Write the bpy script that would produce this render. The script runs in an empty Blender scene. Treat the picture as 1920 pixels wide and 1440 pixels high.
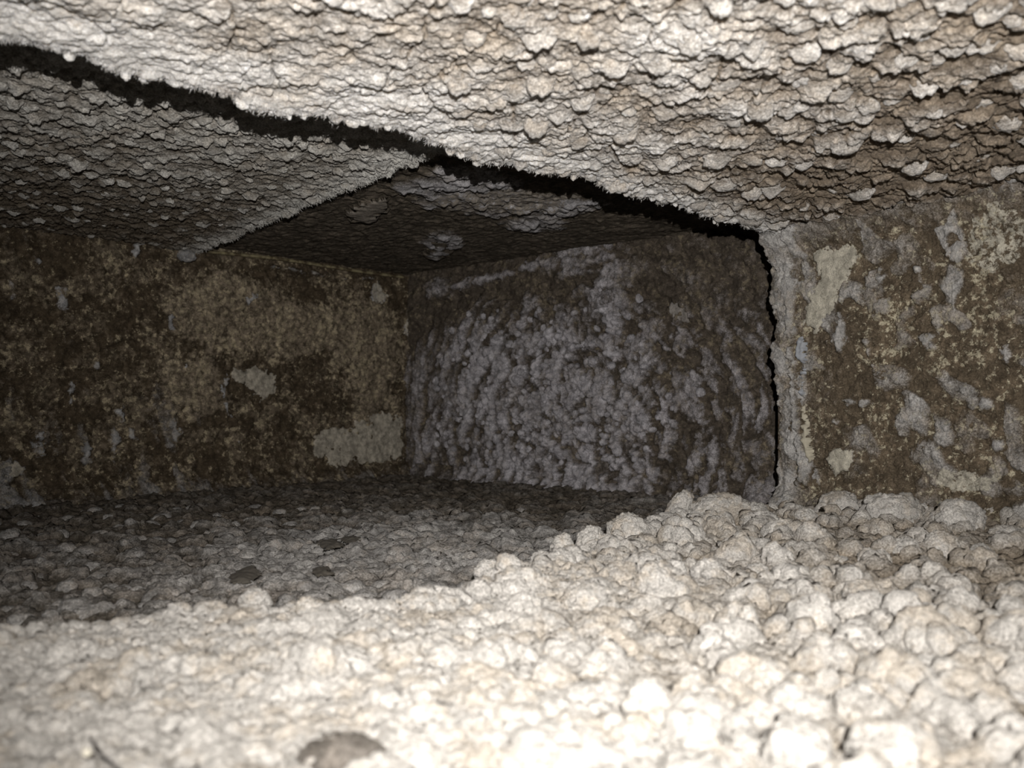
import bpy, bmesh, math, random
import numpy as np
from mathutils import Vector, Matrix

random.seed(7)
RNG = np.random.default_rng(11)
scene = bpy.context.scene
COL = scene.collection

# ------------------------------------------------------------------ camera
FPX, HORIZON = 1600.0, 755.0          # focal length in pixels of 1920, image row of the horizon
cam_d = bpy.data.cameras.new('camera')
cam = bpy.data.objects.new('camera', cam_d)
COL.objects.link(cam)
cam.location = (0, 0, 0)
cam.rotation_euler = (math.radians(90), 0, 0)
cam_d.sensor_width = 36.0
cam_d.lens = 36.0 * FPX / 1920.0
cam_d.shift_y = (HORIZON - 720.0) / 1920.0
cam_d.clip_start = 0.01
cam_d.dof.use_dof = True
cam_d.dof.focus_distance = 0.85
cam_d.dof.aperture_fstop = 11.0
scene.camera = cam

# ------------------------------------------------------------------ world, flash, exposure
world = bpy.data.worlds.new('world')
scene.world = world
world.use_nodes = True
world.node_tree.nodes['Background'].inputs[0].default_value = (0.02, 0.02, 0.022, 1)
world.node_tree.nodes['Background'].inputs[1].default_value = 0.05

fl = bpy.data.lights.new('phone_flash', 'SPOT')
flash = bpy.data.objects.new('phone_flash', fl)
COL.objects.link(flash)
flash.location = (0.011, -0.06, 0.047)
aim = Vector((0.085, 1.0, 0.16)) - flash.location
flash.rotation_euler = aim.to_track_quat('-Z', 'Y').to_euler()
fl.energy = 37.0
fl.color = (1.0, 0.955, 0.90)
fl.spot_size = math.radians(100)
fl.spot_blend = 1.0
fl.shadow_soft_size = 0.0016

scene.view_settings.view_transform = 'Standard'
scene.view_settings.look = 'None'
scene.view_settings.gamma = 1.0
scene.view_settings.use_curve_mapping = False
scene.view_settings.exposure = 0.12

# ------------------------------------------------------------------ noise toolbox (numpy)
def _h(ix, iy, iz, seed):
    with np.errstate(over='ignore'):
        h = (ix.astype(np.uint32) * np.uint32(374761393) + iy.astype(np.uint32) * np.uint32(668265263)
             + iz.astype(np.uint32) * np.uint32(2147483647) + np.uint32((seed * 1274126177) & 0xffffffff))
        h = (h ^ (h >> np.uint32(13))) * np.uint32(1274126177)
        h = (h ^ (h >> np.uint32(16))) * np.uint32(2246822519)
        h ^= h >> np.uint32(15)
    return h

def _f(h):
    return (h & np.uint32(0xffffff)).astype(np.float32) / np.float32(16777216.0)

Z0 = np.zeros(1, np.int64)

def worley(x, y, seed):
    """F1, F2, random id, vector from the feature point; all in cell units"""
    xi, yi = np.floor(x).astype(np.int64), np.floor(y).astype(np.int64)
    F1 = np.full(x.shape, 9.0, np.float32); F2 = F1.copy()
    rid = np.zeros(x.shape, np.float32); dx = rid.copy(); dy = rid.copy()
    for i in (-1, 0, 1):
        for j in (-1, 0, 1):
            h = _h(xi + i, yi + j, Z0, seed)
            r1 = _f(h); r2 = _f(h * np.uint32(2654435761) ^ (h >> np.uint32(7)))
            ex = (x - (xi + i + r1)).astype(np.float32); ey = (y - (yi + j + r2)).astype(np.float32)
            d = np.sqrt(ex * ex + ey * ey)
            near = d < F1
            F2 = np.where(near, F1, np.minimum(F2, d))
            rid = np.where(near, _f(h * np.uint32(40503) ^ (h >> np.uint32(11))), rid)
            dx = np.where(near, ex, dx); dy = np.where(near, ey, dy)
            F1 = np.where(near, d, F1)
    return F1, F2, rid, dx, dy

def worley3(x, y, z, seed):
    xi, yi, zi = (np.floor(v).astype(np.int64) for v in (x, y, z))
    F1 = np.full(x.shape, 9.0, np.float32)
    for i in (-1, 0, 1):
        for j in (-1, 0, 1):
            for k in (-1, 0, 1):
                h = _h(xi + i, yi + j, zi + k, seed)
                r1 = _f(h); r2 = _f(h * np.uint32(2654435761) ^ (h >> np.uint32(7))); r3 = _f(h * np.uint32(40503) ^ (h >> np.uint32(11)))
                d = (x - (xi + i + r1)) ** 2 + (y - (yi + j + r2)) ** 2 + (z - (zi + k + r3)) ** 2
                F1 = np.minimum(F1, d.astype(np.float32))
    return np.sqrt(F1)

def vnoise(x, y, z, seed):
    """smooth value noise in -1..1"""
    xi, yi, zi = (np.floor(v).astype(np.int64) for v in (x, y, z))
    fx, fy, fz = (x - xi).astype(np.float32), (y - yi).astype(np.float32), (z - zi).astype(np.float32)
    fx, fy, fz = (v * v * v * (v * (v * 6 - 15) + 10) for v in (fx, fy, fz))
    out = 0
    for i in (0, 1):
        wx = fx if i else 1 - fx
        for j in (0, 1):
            wy = fy if j else 1 - fy
            for k in (0, 1):
                wz = fz if k else 1 - fz
                out = out + wx * wy * wz * _f(_h(xi + i, yi + j, zi + k, seed))
    return out * 2 - 1

def fbm(x, y, z, seed, octv=4, gain=0.5):
    a, s, t = 1.0, 0, 0.0
    for o in range(octv):
        s = s + a * vnoise(x * 2 ** o, y * 2 ** o, z * 2 ** o, seed + o * 17)
        t += a; a *= gain
    return s / t

def sstep(a, b, x):
    t = np.clip((x - a) / (b - a), 0, 1)
    return t * t * (3 - 2 * t)

def tufts(u, v, cell, seed, away=None, cover=1.0, warp=0.45, rag=0.30, pw=0.62, meet=0.0):
    """scale-like dust tufts: domes that rise slowly and break off on the side facing `away`"""
    w1 = vnoise(u / cell * 1.3, v / cell * 1.3, np.zeros_like(u), seed + 1) * warp
    w2 = vnoise(u / cell * 1.3, v / cell * 1.3, np.zeros_like(u) + 5.5, seed + 2) * warp
    F1, F2, rid, dx, dy = worley(u / cell + w1, v / cell + w2, seed)
    F1 = F1 + rag * fbm(u / cell * 2.7, v / cell * 2.7, np.zeros_like(u), seed + 3, 3, 0.65)
    r = 0.5 + 0.42 * rid
    dome = np.clip(1 - (F1 / r) ** 2, 0, 1) ** pw
    if meet > 0: dome = dome * sstep(0.0, meet, F2 - F1)
    if away is not None:
        q = dx * away[0] + dy * away[1]
        dome = dome * np.clip(0.7 + 0.75 * q / r, 0.08, 1.4)
    keep = sstep(1 - cover - 0.12, 1 - cover + 0.12, np.mod(rid * 7.31, 1.0)) if cover < 1 else 1.0
    return dome * (0.45 + 0.55 * np.mod(rid * 3.77, 1.0)) * keep, rid

# ------------------------------------------------------------------ places in the duct
def ray(px, py):
    return np.array([(px - 960.0) / FPX, 1.0, (HORIZON - py) / FPX])
def at_z(px, py, z):
    r = ray(px, py); return r * (z / r[2])
def wall_t(px, O, d):
    """distance along a vertical wall (plan origin O, direction d) met by image column px"""
    k = (px - 960.0) / FPX
    return (k * O[1] - O[0]) / (d[0] - k * d[1])
def at_wall(px, py, O, d):
    t = wall_t(px, O, d); Y = O[1] + t * d[1]
    return t, (HORIZON - py) / FPX * Y

A_DIR = np.array([math.cos(math.radians(46)), math.sin(math.radians(46))])
B_DIR = np.array([math.cos(math.radians(-41)), math.sin(math.radians(-41))])
C_DIR = np.array([math.cos(math.radians(-52)), math.sin(math.radians(-52))])
K0 = np.array([-0.189, 1.552])                 # far corner of the duct
C0 = np.array([0.290, 0.945])                  # where the near section's right wall ends
E1R, E1L = np.array([0.300, 0.940]), np.array([-0.57, 0.180])     # end edge of the near ceiling
E2N, E2F = np.array([-0.020, 0.711]), np.array([-0.470, 1.268])   # seam of the crosswise ceiling
Z_NC, Z_LC, Z_KC = 0.193, 0.226, 0.233
Z_NF, Z_LF = -0.113, -0.137

# ------------------------------------------------------------------ mesh helpers
def mesh_from(name, verts, faces, smooth=True):
    me = bpy.data.meshes.new(name)
    verts = np.asarray(verts, np.float32); faces = np.asarray(faces, np.int32)
    k = faces.shape[1]
    me.vertices.add(len(verts)); me.vertices.foreach_set('co', verts.ravel())
    me.loops.add(faces.size); me.loops.foreach_set('vertex_index', faces.ravel())
    me.polygons.add(len(faces))
    me.polygons.foreach_set('loop_start', np.arange(0, faces.size, k, dtype=np.int32))
    me.polygons.foreach_set('loop_total', np.full(len(faces), k, np.int32))
    me.polygons.foreach_set('use_smooth', np.full(len(faces), smooth, bool))
    me.update(calc_edges=True)
    return me

def attr(me, name, vals):
    a = me.attributes.new(name, 'FLOAT', 'POINT')
    a.data.foreach_set('value', np.asarray(vals, np.float32).ravel())

def link(name, me, mat=None, parent=None):
    o = bpy.data.objects.new(name, me); COL.objects.link(o)
    if mat is not None and not me.materials: me.materials.append(mat)
    if parent is not None: o.parent = parent
    return o

def tag(o, label=None, cat=None, group=None, kind=None):
    if label: o['label'] = label
    if cat: o['category'] = cat
    if group: o['group'] = group
    if kind: o['kind'] = kind
    return o

def grid_faces(n, m):
    i = np.arange(n * m).reshape(n, m)
    return np.stack([i[:-1, :-1], i[1:, :-1], i[1:, 1:], i[:-1, 1:]], -1).reshape(-1, 4)

def normals(P):
    du = np.gradient(P, axis=0); dv = np.gradient(P, axis=1)
    n = np.cross(du, dv)
    return n / (np.linalg.norm(n, axis=2, keepdims=True) + 1e-12)

def graded(n, weight):
    """n parameters in 0..1, dense where weight is high"""
    x = np.linspace(0, 1, 400); c = np.concatenate([[0], np.cumsum((weight[1:] + weight[:-1]) / 2)])
    return np.interp(np.linspace(0, c[-1], n), c, x)

def view_weight(P):
    """finer mesh where the surface is near and in front of the lens"""
    d = np.linalg.norm(P, axis=-1); y = np.maximum(P[..., 1], 1e-3)
    px = 960 + FPX * P[..., 0] / y; py = HORIZON - FPX * P[..., 2] / y
    vis = (P[..., 1] > 0.12) & (px > -160) & (px < 2080) & (py > -140) & (py < 1580)
    return np.where(vis, 1.0, 0.10) / np.maximum(d, 0.25)

def patch(base, n, m):
    """graded grid over base(S, T) -> (…,3)"""
    s = np.linspace(0, 1, 400); S, T = np.meshgrid(s, np.linspace(0, 1, 60), indexing='ij')
    ws = view_weight(base(S, T)).max(axis=1)
    S2, T2 = np.meshgrid(np.linspace(0, 1, 60), s, indexing='ij')
    wt = view_weight(base(S2, T2)).max(axis=0)
    S, T = np.meshgrid(graded(n, ws), graded(m, wt), indexing='ij')
    return S, T, base(S, T)

def bilinear(p00, p10, p11, p01):
    p00, p10, p11, p01 = (np.asarray(p, float) for p in (p00, p10, p11, p01))
    def f(S, T):
        S = S[..., None]; T = T[..., None]
        return (1 - S) * (1 - T) * p00 + S * (1 - T) * p10 + S * T * p11 + (1 - S) * T * p01
    return f

def xyz(p, z): return np.array([p[0], p[1], z])

def box_mesh(name, p00, p10, p11, p01, thick):
    """sheet of metal: quad with real thickness, thickened along `thick`"""
    q = [np.asarray(p, float) for p in (p00, p10, p11, p01)]
    v = q + [p + np.asarray(thick, float) for p in q]
    f = [(0, 1, 2, 3), (7, 6, 5, 4), (0, 4, 5, 1), (1, 5, 6, 2), (2, 6, 7, 3), (3, 7, 4, 0)]
    me = mesh_from(name, v, f, smooth=False)
    bm = bmesh.new(); bm.from_mesh(me); bmesh.ops.recalc_face_normals(bm, faces=bm.faces); bm.to_mesh(me); bm.free()
    return me

# ------------------------------------------------------------------ materials
def nodes_of(name):
    m = bpy.data.materials.new(name); m.use_nodes = True
    nt = m.node_tree; nt.nodes.clear()
    out = nt.nodes.new('ShaderNodeOutputMaterial'); b = nt.nodes.new('ShaderNodeBsdfPrincipled')
    nt.links.new(b.outputs[0], out.inputs[0])
    return m, nt, b

class NT:
    def __init__(s, nt): s.nt = nt
    def new(s, t, **kw):
        n = s.nt.nodes.new(t)
        for k, v in kw.items(): setattr(n, k, v)
        return n
    def put(s, sock, v):
        if hasattr(v, 'is_linked'): s.nt.links.new(v, sock)
        elif isinstance(v, tuple): sock.default_value = (*v, 1.0) if len(v) == 3 else v
        else: sock.default_value = v
    def math(s, op, a, b=0.0, clamp=False):
        n = s.new('ShaderNodeMath', operation=op, use_clamp=clamp)
        s.put(n.inputs[0], a); s.put(n.inputs[1], b); return n.outputs[0]
    def noise(s, vec, scale, detail=4.0, rough=0.55):
        n = s.new('ShaderNodeTexNoise'); s.put(n.inputs['Vector'], vec)
        n.inputs['Scale'].default_value = scale; n.inputs['Detail'].default_value = detail; n.inputs['Roughness'].default_value = rough
        return n.outputs[0]
    def rng(s, v, a, b, c=0.0, d=1.0):
        n = s.new('ShaderNodeMapRange', interpolation_type='SMOOTHSTEP'); s.put(n.inputs[0], v)
        for i, q in enumerate((a, b, c, d)): n.inputs[i + 1].default_value = q
        return n.outputs[0]
    def mix(s, f, a, b, mode='MIX'):
        n = s.new('ShaderNodeMix', data_type='RGBA', blend_type=mode)
        s.put(n.inputs[0], f); s.put(n.inputs[6], a); s.put(n.inputs[7], b); return n.outputs[2]
    def attr(s, name):
        return s.new('ShaderNodeAttribute', attribute_name=name).outputs['Fac']

ALBEDO = 0.58      # lint is a loose, light-trapping grey
def dust_mat(name, base, fuzz, tan, pale, tan_amt=0.5, fleck=None, fleck_amt=0.0, fleck_scale=170.0, flo=0.2, fhi=0.7, grime=0.0, bump=0.8, sss=0.0, mottle=0.35):
    m, nt, b = nodes_of(name); N = NT(nt)
    base, fuzz, tan, pale = (tuple(q * ALBEDO for q in c_) for c_ in (base, fuzz, tan, pale))
    if fleck is not None: fleck = tuple(q * ALBEDO for q in fleck)
    pos = N.new('ShaderNodeNewGeometry').outputs['Position']
    n_big = N.noise(pos, 28, 3); n_mid = N.noise(pos, 130, 5, 0.6); n_fine = N.noise(pos, 620, 4, 0.65); n_grain = N.noise(pos, 2200, 2, 0.7)
    f = N.math('ADD', N.attr('fuzz'), N.math('MULTIPLY', N.math('SUBTRACT', n_fine, 0.5), 0.55))
    f = N.math('ADD', f, N.math('MULTIPLY', N.math('SUBTRACT', n_mid, 0.5), 0.5))
    f = N.rng(f, flo, fhi)
    c = N.mix(f, base, fuzz)
    t = N.math('MULTIPLY', N.rng(N.math('ADD', N.math('MULTIPLY', n_big, 0.6), N.math('MULTIPLY', n_mid, 0.4)), 0.47, 0.60), tan_amt)
    c = N.mix(t, c, tan)
    tz = N.rng(N.math('ADD', N.attr('tan'), N.math('MULTIPLY', N.math('SUBTRACT', n_mid, 0.5), 2.2)), 0.25, 1.15, 0.0, 0.65)
    c = N.mix(tz, c, N.mix(n_fine, tan, tuple(x * 1.5 for x in tan)))
    if fleck is not None:
        fn = N.noise(pos, fleck_scale, 5, 0.72)
        zone = N.math('ADD', N.math('MULTIPLY', N.math('SUBTRACT', n_big, 0.5), 0.35), N.math('MULTIPLY', N.attr('tan'), 0.05))
        k = N.rng(N.math('ADD', fn, zone), 0.555, 0.625)
        k = N.math('MULTIPLY', k, N.math('MULTIPLY', N.math('SUBTRACT', 1.0, N.math('MULTIPLY', f, 0.8)), fleck_amt))
        c = N.mix(k, c, fleck)
    pl = N.rng(N.math('ADD', N.attr('pale'), N.math('MULTIPLY', N.math('SUBTRACT', N.noise(pos, 170, 6, 0.68), 0.5), 1.3)), 0.42, 0.56)
    c = N.mix(pl, c, N.mix(N.rng(n_fine, 0.3, 0.7), pale, tuple(x * 0.8 for x in pale)))
    if grime > 0:
        g = N.math('MULTIPLY', N.rng(N.noise(pos, 260, 3, 0.7), 0.64, 0.70), grime)
        c = N.mix(g, c, (0.10, 0.075, 0.05))
    mo = N.rng(N.math('ADD', N.math('MULTIPLY', n_mid, 0.6), N.math('MULTIPLY', N.noise(pos, 55, 4, 0.6), 0.4)), 0.36, 0.64, 1 - mottle, 1 + mottle)
    gr = N.math('ADD', 0.42, N.math('MULTIPLY', N.math('ADD', N.rng(n_grain, 0.25, 0.75), N.rng(n_fine, 0.3, 0.7)), 0.60))
    gr = N.math('MULTIPLY', gr, mo)
    mul = N.new('ShaderNodeVectorMath', operation='SCALE'); nt.links.new(c, mul.inputs[0]); nt.links.new(gr, mul.inputs['Scale'])
    nt.links.new(mul.outputs[0], b.inputs['Base Color'])
    if sss > 0:
        b.inputs['Subsurface Weight'].default_value = sss; b.inputs['Subsurface Radius'].default_value = (1.0, 0.92, 0.8); b.inputs['Subsurface Scale'].default_value = 0.005
    b.inputs['Roughness'].default_value = 1.0
    b.inputs['Specular IOR Level'].default_value = 0.05
    bp = N.new('ShaderNodeBump'); bp.inputs['Strength'].default_value = bump; bp.inputs['Distance'].default_value = 0.0035
    nt.links.new(N.math('ADD', n_fine, N.math('MULTIPLY', n_grain, 0.6)), bp.inputs['Height'])
    nt.links.new(bp.outputs[0], b.inputs['Normal'])
    return m

def metal_mat(name, col, rust, rough=0.55):
    m, nt, b = nodes_of(name); N = NT(nt)
    pos = N.new('ShaderNodeNewGeometry').outputs['Position']
    n1 = N.noise(pos, 70, 5, 0.6); n2 = N.noise(pos, 900, 3, 0.7)
    c = N.mix(N.rng(n1, 0.42, 0.6), col, rust)
    c = N.mix(N.rng(n2, 0.5, 0.75), c, (0.30, 0.28, 0.25))
    nt.links.new(c, b.inputs['Base Color'])
    b.inputs['Metallic'].default_value = 0.6; b.inputs['Roughness'].default_value = rough
    return m

def plain_mat(name, col, rough=0.8):
    m, nt, b = nodes_of(name); N = NT(nt)
    pos = N.new('ShaderNodeNewGeometry').outputs['Position']
    c = N.mix(N.noise(pos, 400, 3), tuple(x * 0.75 for x in col), col)
    nt.links.new(c, b.inputs['Base Color']); b.inputs['Roughness'].default_value = rough
    return m

M_SHEET = metal_mat('dull_sheet_metal', (0.16, 0.14, 0.12), (0.10, 0.065, 0.035))
M_SEAM = metal_mat('brass_toned_seam', (0.42, 0.37, 0.22), (0.12, 0.09, 0.05), 0.35)
M_NC = dust_mat('ceiling_lint', (0.30, 0.245, 0.19), (1.20, 1.17, 1.13), (0.66, 0.55, 0.43), (0.78, 0.73, 0.62), 0.42, flo=0.0, fhi=0.95, sss=0.6, mottle=0.16)
M_NF = dust_mat('floor_lint', (0.38, 0.32, 0.25), (0.86, 0.83, 0.79), (0.58, 0.48, 0.36), (0.78, 0.73, 0.62), 0.5, flo=-0.1, fhi=0.65, grime=0.35, mottle=0.16)
M_LC = dust_mat('crosswise_ceiling_lint', (0.28, 0.235, 0.18), (0.95, 0.94, 0.90), (0.44, 0.365, 0.28), (0.7, 0.66, 0.55), 0.35, flo=0.08, fhi=0.85, mottle=0.2)
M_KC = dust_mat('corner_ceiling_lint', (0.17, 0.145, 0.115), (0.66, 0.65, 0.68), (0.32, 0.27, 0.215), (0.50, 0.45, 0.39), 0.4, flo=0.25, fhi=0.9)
M_A = dust_mat('left_wall_dust', (0.135, 0.104, 0.070), (0.62, 0.62, 0.63), (0.36, 0.30, 0.225), (0.74, 0.68, 0.57), 0.5, (0.62, 0.53, 0.37), 0.9, 115, flo=0.2, fhi=0.9, mottle=0.4)
M_B = dust_mat('back_wall_lint', (0.15, 0.125, 0.10), (0.76, 0.74, 0.79), (0.24, 0.195, 0.15), (0.58, 0.54, 0.50), 0.3, (0.46, 0.39, 0.27), 0.5, 120, flo=0.22, fhi=0.98)
M_C = dust_mat('right_wall_dust', (0.195, 0.155, 0.110), (0.68, 0.665, 0.65), (0.34, 0.265, 0.185), (0.88, 0.83, 0.70), 0.4, (0.84, 0.77, 0.58), 0.85, 150, flo=0.12, fhi=0.85, mottle=0.28)
M_LF = dust_mat('crosswise_floor_lint', (0.18, 0.155, 0.125), (0.56, 0.545, 0.53), (0.35, 0.29, 0.23), (0.5, 0.5, 0.5), 0.4, flo=0.08, fhi=0.85, mottle=0.35)
M_DARK = plain_mat('dark_flake', (0.085, 0.076, 0.063))
M_STRIP = plain_mat('bluish_sealant', (0.25, 0.265, 0.29))
M_GREY = dust_mat('grey_brown_lint', (0.16, 0.14, 0.12), (0.27, 0.245, 0.22), (0.2, 0.17, 0.14), (0.5, 0.5, 0.5), 0.4)
M_HAIR = plain_mat('black_hair', (0.02, 0.018, 0.02), 0.5)
M_STRIP2 = plain_mat('cream_sealant', (0.34, 0.315, 0.25))
M_BEAD = plain_mat('pale_bead', (0.55, 0.52, 0.44), 0.6)

# ------------------------------------------------------------------ the sheet-metal shell
def shell(name, label, p00, p10, p11, p01, thick):
    return tag(link(name, box_mesh(name, p00, p10, p11, p01, thick), M_SHEET), label, None, None, 'structure')

AL = K0 - 1.30 * A_DIR; BE = K0 + 0.82 * B_DIR; CE = C0 + 0.85 * C_DIR
CB = C0 + np.array([0.012, 0.0])
zt, zb = 0.262, -0.165
shell('ceiling', 'sheet metal ceiling of the near duct section', xyz(E1L, Z_NC + .012), xyz(E1R, Z_NC + .012), xyz(CE + [.02, 0], Z_NC + .012), xyz((-.20, -.35), Z_NC + .012), (0, 0, .002))
LFAR = E2F - 0.95 * A_DIR; LNEAR = E2N - 1.0 * A_DIR
shell('ceiling.001', 'sheet metal ceiling of the crosswise duct section', xyz(LNEAR, Z_LC + .008), xyz(E2N, Z_LC + .008), xyz(E2F, Z_LC + .008), xyz(LFAR, Z_LC + .008), (0, 0, .002))
shell('ceiling.002', 'sheet metal ceiling over the far duct corner', xyz(E2N + [-.02, -.02], Z_KC + .006), xyz(BE, Z_KC + .006), xyz(K0, Z_KC + .006), xyz(E2F + [-.02, -.02], Z_KC + .006), (0, 0, .002))
nA = np.array([-A_DIR[1], A_DIR[0]]); nB = np.array([-B_DIR[1], B_DIR[0]]); nC = np.array([-C_DIR[1], C_DIR[0]])   # outward normals
def wall_shell(name, label, p, q, n, off=.008):
    a = p + n * off; b_ = q + n * off
    shell(name, label, xyz(a, zb), xyz(b_, zb), xyz(b_, zt), xyz(a, zt), (n[0] * .002, n[1] * .002, 0))
wall_shell('wall_left', 'sheet metal left wall of the crosswise duct', AL, K0, nA)
wall_shell('wall_back', 'sheet metal end wall right of the far corner', K0, BE, nB)
wall_shell('wall_right', 'sheet metal right wall of the near duct section', C0, CE, nC)
shell('floor', 'sheet metal floor of the crosswise duct section', xyz(AL, Z_LF - .012), xyz(K0, Z_LF - .012), xyz(BE, Z_LF - .012), xyz((-.5, -.02), Z_LF - .012), (0, 0, -.002))

shell('floor.001', 'sheet metal floor of the near duct section', xyz((-.55, .10), Z_NF - .012), xyz((.26, .58), Z_NF - .012), xyz((.80, .28), Z_NF - .012), xyz((-.42, -.18), Z_NF - .012), (0, 0, -.002))

# ------------------------------------------------------------------ dust on the surfaces
def finish(name, P, mat, label, attrs, parent=None, cat='dust'):
    n, m = P.shape[:2]
    me = mesh_from(name, P.reshape(-1, 3), grid_faces(n, m))
    for k, v in attrs.items(): attr(me, k, v)
    o = link(name, me, mat)
    return tag(o, label, cat, None, 'stuff')

def micro(P, sign, seed, amps=((0.004, 0.0011), (0.0016, 0.0006))):
    for cell, a in amps:
        N = normals(P) * sign
        x, y, z = (P[..., i] / cell for i in range(3))
        P = P + N * (fbm(x, y, z, seed, 2) * a)[..., None]
        seed += 31
    return P

def away2(P):
    d = P[..., :2] / (np.linalg.norm(P[..., :2], axis=-1, keepdims=True) + 1e-9)
    return d[..., 0], d[..., 1]

def blotch(u, v, u0, v0, ru, rv, seed, rough=0.45, fine=1.0):
    """irregular patch: about 1 inside, 0 outside"""
    d = np.sqrt(((u - u0) / ru) ** 2 + ((v - v0) / rv) ** 2)
    s = 2.2 / max(ru, rv) * fine
    d = d + rough * fbm(u * s, v * s, np.zeros_like(u), seed, 4, 0.6)
    return 1 - sstep(0.75, 1.25, d)

# near ceiling -------------------------------------------------------------
base = bilinear(xyz(E1L, Z_NC), xyz(E1R, Z_NC), xyz(CE + [.02, 0], Z_NC), xyz((-.20, -.35), Z_NC))
S, T, P = patch(base, 760, 470)
U, V = P[..., 0], P[..., 1]
e_dir = (E1R - E1L) / np.linalg.norm(E1R - E1L); e_in = np.array([e_dir[1], -e_dir[0]])
D = (U - E1L[0]) * e_in[0] + (V - E1L[1]) * e_in[1]         # metres in from the end edge
L = (U - E1L[0]) * e_dir[0] + (V - E1L[1]) * e_dir[1]       # metres along it
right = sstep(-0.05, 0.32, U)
# ragged end edge
rag = 0.010 * vnoise(L / .06, L * 0, L * 0, 3) + 0.008 * vnoise(L / .018, L * 0, L * 0, 4) + 0.006 * vnoise(L / .007, L * 0, L * 0, 5) + 0.003 * vnoise(L / .003, L * 0, L * 0, 6)
edge_pull = np.exp(-D / 0.02)
P[..., 0] += e_in[0] * rag * edge_pull; P[..., 1] += e_in[1] * rag * edge_pull
aw = away2(P)
big, idb = tufts(U, V, 0.021, 100, aw, 0.75, 0.4, 0.18)
mid, idm = tufts(U, V, 0.0105, 140, aw, 0.9, 0.4, 0.2)
sml, ids = tufts(U, V, 0.0052, 180, aw, 1.0)
thick = 0.5 + 0.5 * fbm(U / .09, V / .09, U * 0, 9, 3)
band = np.exp(-(np.maximum(D - 0.015, 0) / (0.035 + 0.05 * sstep(0.05, -0.2, U))) ** 2) * sstep(0.14, -0.06, U)  # whiter edge band: overexposed flash light painted over the fluffy lint
band = np.clip(band + 0.25 * band * fbm(U / .03, V / .03, U * 0, 88, 3), 0, 1)
soft_ = (0.45 + 0.55 * right) * (1 - 0.6 * band)
h = 0.0078 * big * (0.22 + 0.85 * right) * (1 - 0.5 * band) + 0.0036 * mid * soft_ + 0.0016 * sml * soft_ + 0.004 * thick
rim = np.exp(-(D / 0.035) ** 2)
cw = 0.012 * fbm(U / .03, V / .03, U * 0, 77, 4, 0.6)
c1_, c2_, _, _, _ = worley((U * 0.8 + V * 0.6 + cw) / 0.045, (-U * 0.6 + V * 0.8 + cw) / 0.16, 78)
crack = (1 - sstep(0.0, 0.035, c2_ - c1_)) * (1 - 0.8 * rim)
h = h + 0.003 * rim + 0.0035 * fbm(U / .02, V / .02, U * 0, 79, 4, 0.6) - 0.003 * crack
P[..., 2] -= h
P[..., 0] += aw[0] * h * 0.3; P[..., 1] += aw[1] * h * 0.3
roll = 1 - sstep(0.0, 0.006, D)
P[..., 2] += roll ** 1.5 * 0.055
P = micro(P, 1, 200, ((0.0045, 0.0018), (0.0018, 0.0009)))
fuzz = 0.80 * np.clip(h / 0.0115, 0, 1) + 0.70 * rim + 0.42 * (1 - right) + 0.42 * band - 0.14 - 0.3 * crack + 0.35 * (thick - 0.5) - 0.36 * sstep(0.12, 0.36, U + 0.3 * (V - 0.5))  # real lint tone, plus painted light: flash-bleached left, falloff darkening at right
NC_P, NC_RIM, NC_RIM2 = P, (D > 0.003) & (D < 0.016), (D > 0.0035) & (D < 0.008)
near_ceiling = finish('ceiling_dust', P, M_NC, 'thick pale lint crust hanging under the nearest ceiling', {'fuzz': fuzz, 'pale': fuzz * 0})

# near floor ---------------------------------------------------------------
EDGE = np.array([(-0.62, 0.20), (-0.40, 0.31), (-0.234, 0.385), (-0.20, 0.418), (-0.142, 0.442), (-0.085, 0.455), (-0.032, 0.475),
                 (0.005, 0.54), (0.034, 0.602), (0.083, 0.694), (0.13, 0.78), (0.185, 0.85), (0.30, 0.90)])
NEAR = np.array([(-0.45, -0.20), (0.95, 0.25)])
el = np.concatenate([[0], np.cumsum(np.linalg.norm(np.diff(EDGE, axis=0), axis=1))]); el /= el[-1]
def floor_base(S, T):
    ex, ey = np.interp(S, el, EDGE[:, 0]), np.interp(S, el, EDGE[:, 1])
    nx, ny = NEAR[0, 0] + (NEAR[1, 0] - NEAR[0, 0]) * S, NEAR[0, 1] + (NEAR[1, 1] - NEAR[0, 1]) * S
    return np.stack([ex + (nx - ex) * T, ey + (ny - ey) * T, np.full(S.shape, Z_NF)], -1)
S, T, P = patch(floor_base, 800, 470)
U, V = P[..., 0], P[..., 1]
exy = np.stack([np.interp(S, el, EDGE[:, 0]), np.interp(S, el, EDGE[:, 1])], -1)
D = np.linalg.norm(P[..., :2] - exy, axis=-1)
roll = 1 - sstep(0.0, 0.022, D)
big, idb = tufts(U, V, 0.027, 300, None, 0.9, 0.3, 0.08, 0.8, 0.6)
mid, idm = tufts(U, V, 0.013, 340, None, 1.0, 0.3, 0.10, 0.7, 0.5)
flat = sstep(-0.02, 0.14, U) * 0.6 + 0.4
h = 0.0155 * big * flat + 0.0050 * mid * flat + 0.006 * fbm(U / .07, V / .07, U * 0, 31, 3) + 0.0065 * sstep(0.12, -0.01, U)
P[..., 2] += h - roll ** 2 * 0.03
for cell, a in ((0.0080, 0.0030), (0.0042, 0.0018)):
    N = normals(P); N *= np.sign(N[..., 2:3].mean())
    F = worley3(P[..., 0] / cell, P[..., 1] / cell, P[..., 2] / cell, 360)
    P = P + N * (np.sqrt(np.clip(1 - (F / 0.8) ** 2, 0, 1)) * a)[..., None]
P = micro(P, 1, 400, ((0.0045, 0.0019), (0.0020, 0.0012)))
fuzz = 0.25 + 0.6 * np.clip(h / 0.015, 0, 1) + 0.2 * sstep(0.1, -0.1, U) - 0.40 * sstep(0.08, 0.32, U)  # darker tan toward the right paints the flash beam falling off
NF_P = P
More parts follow.
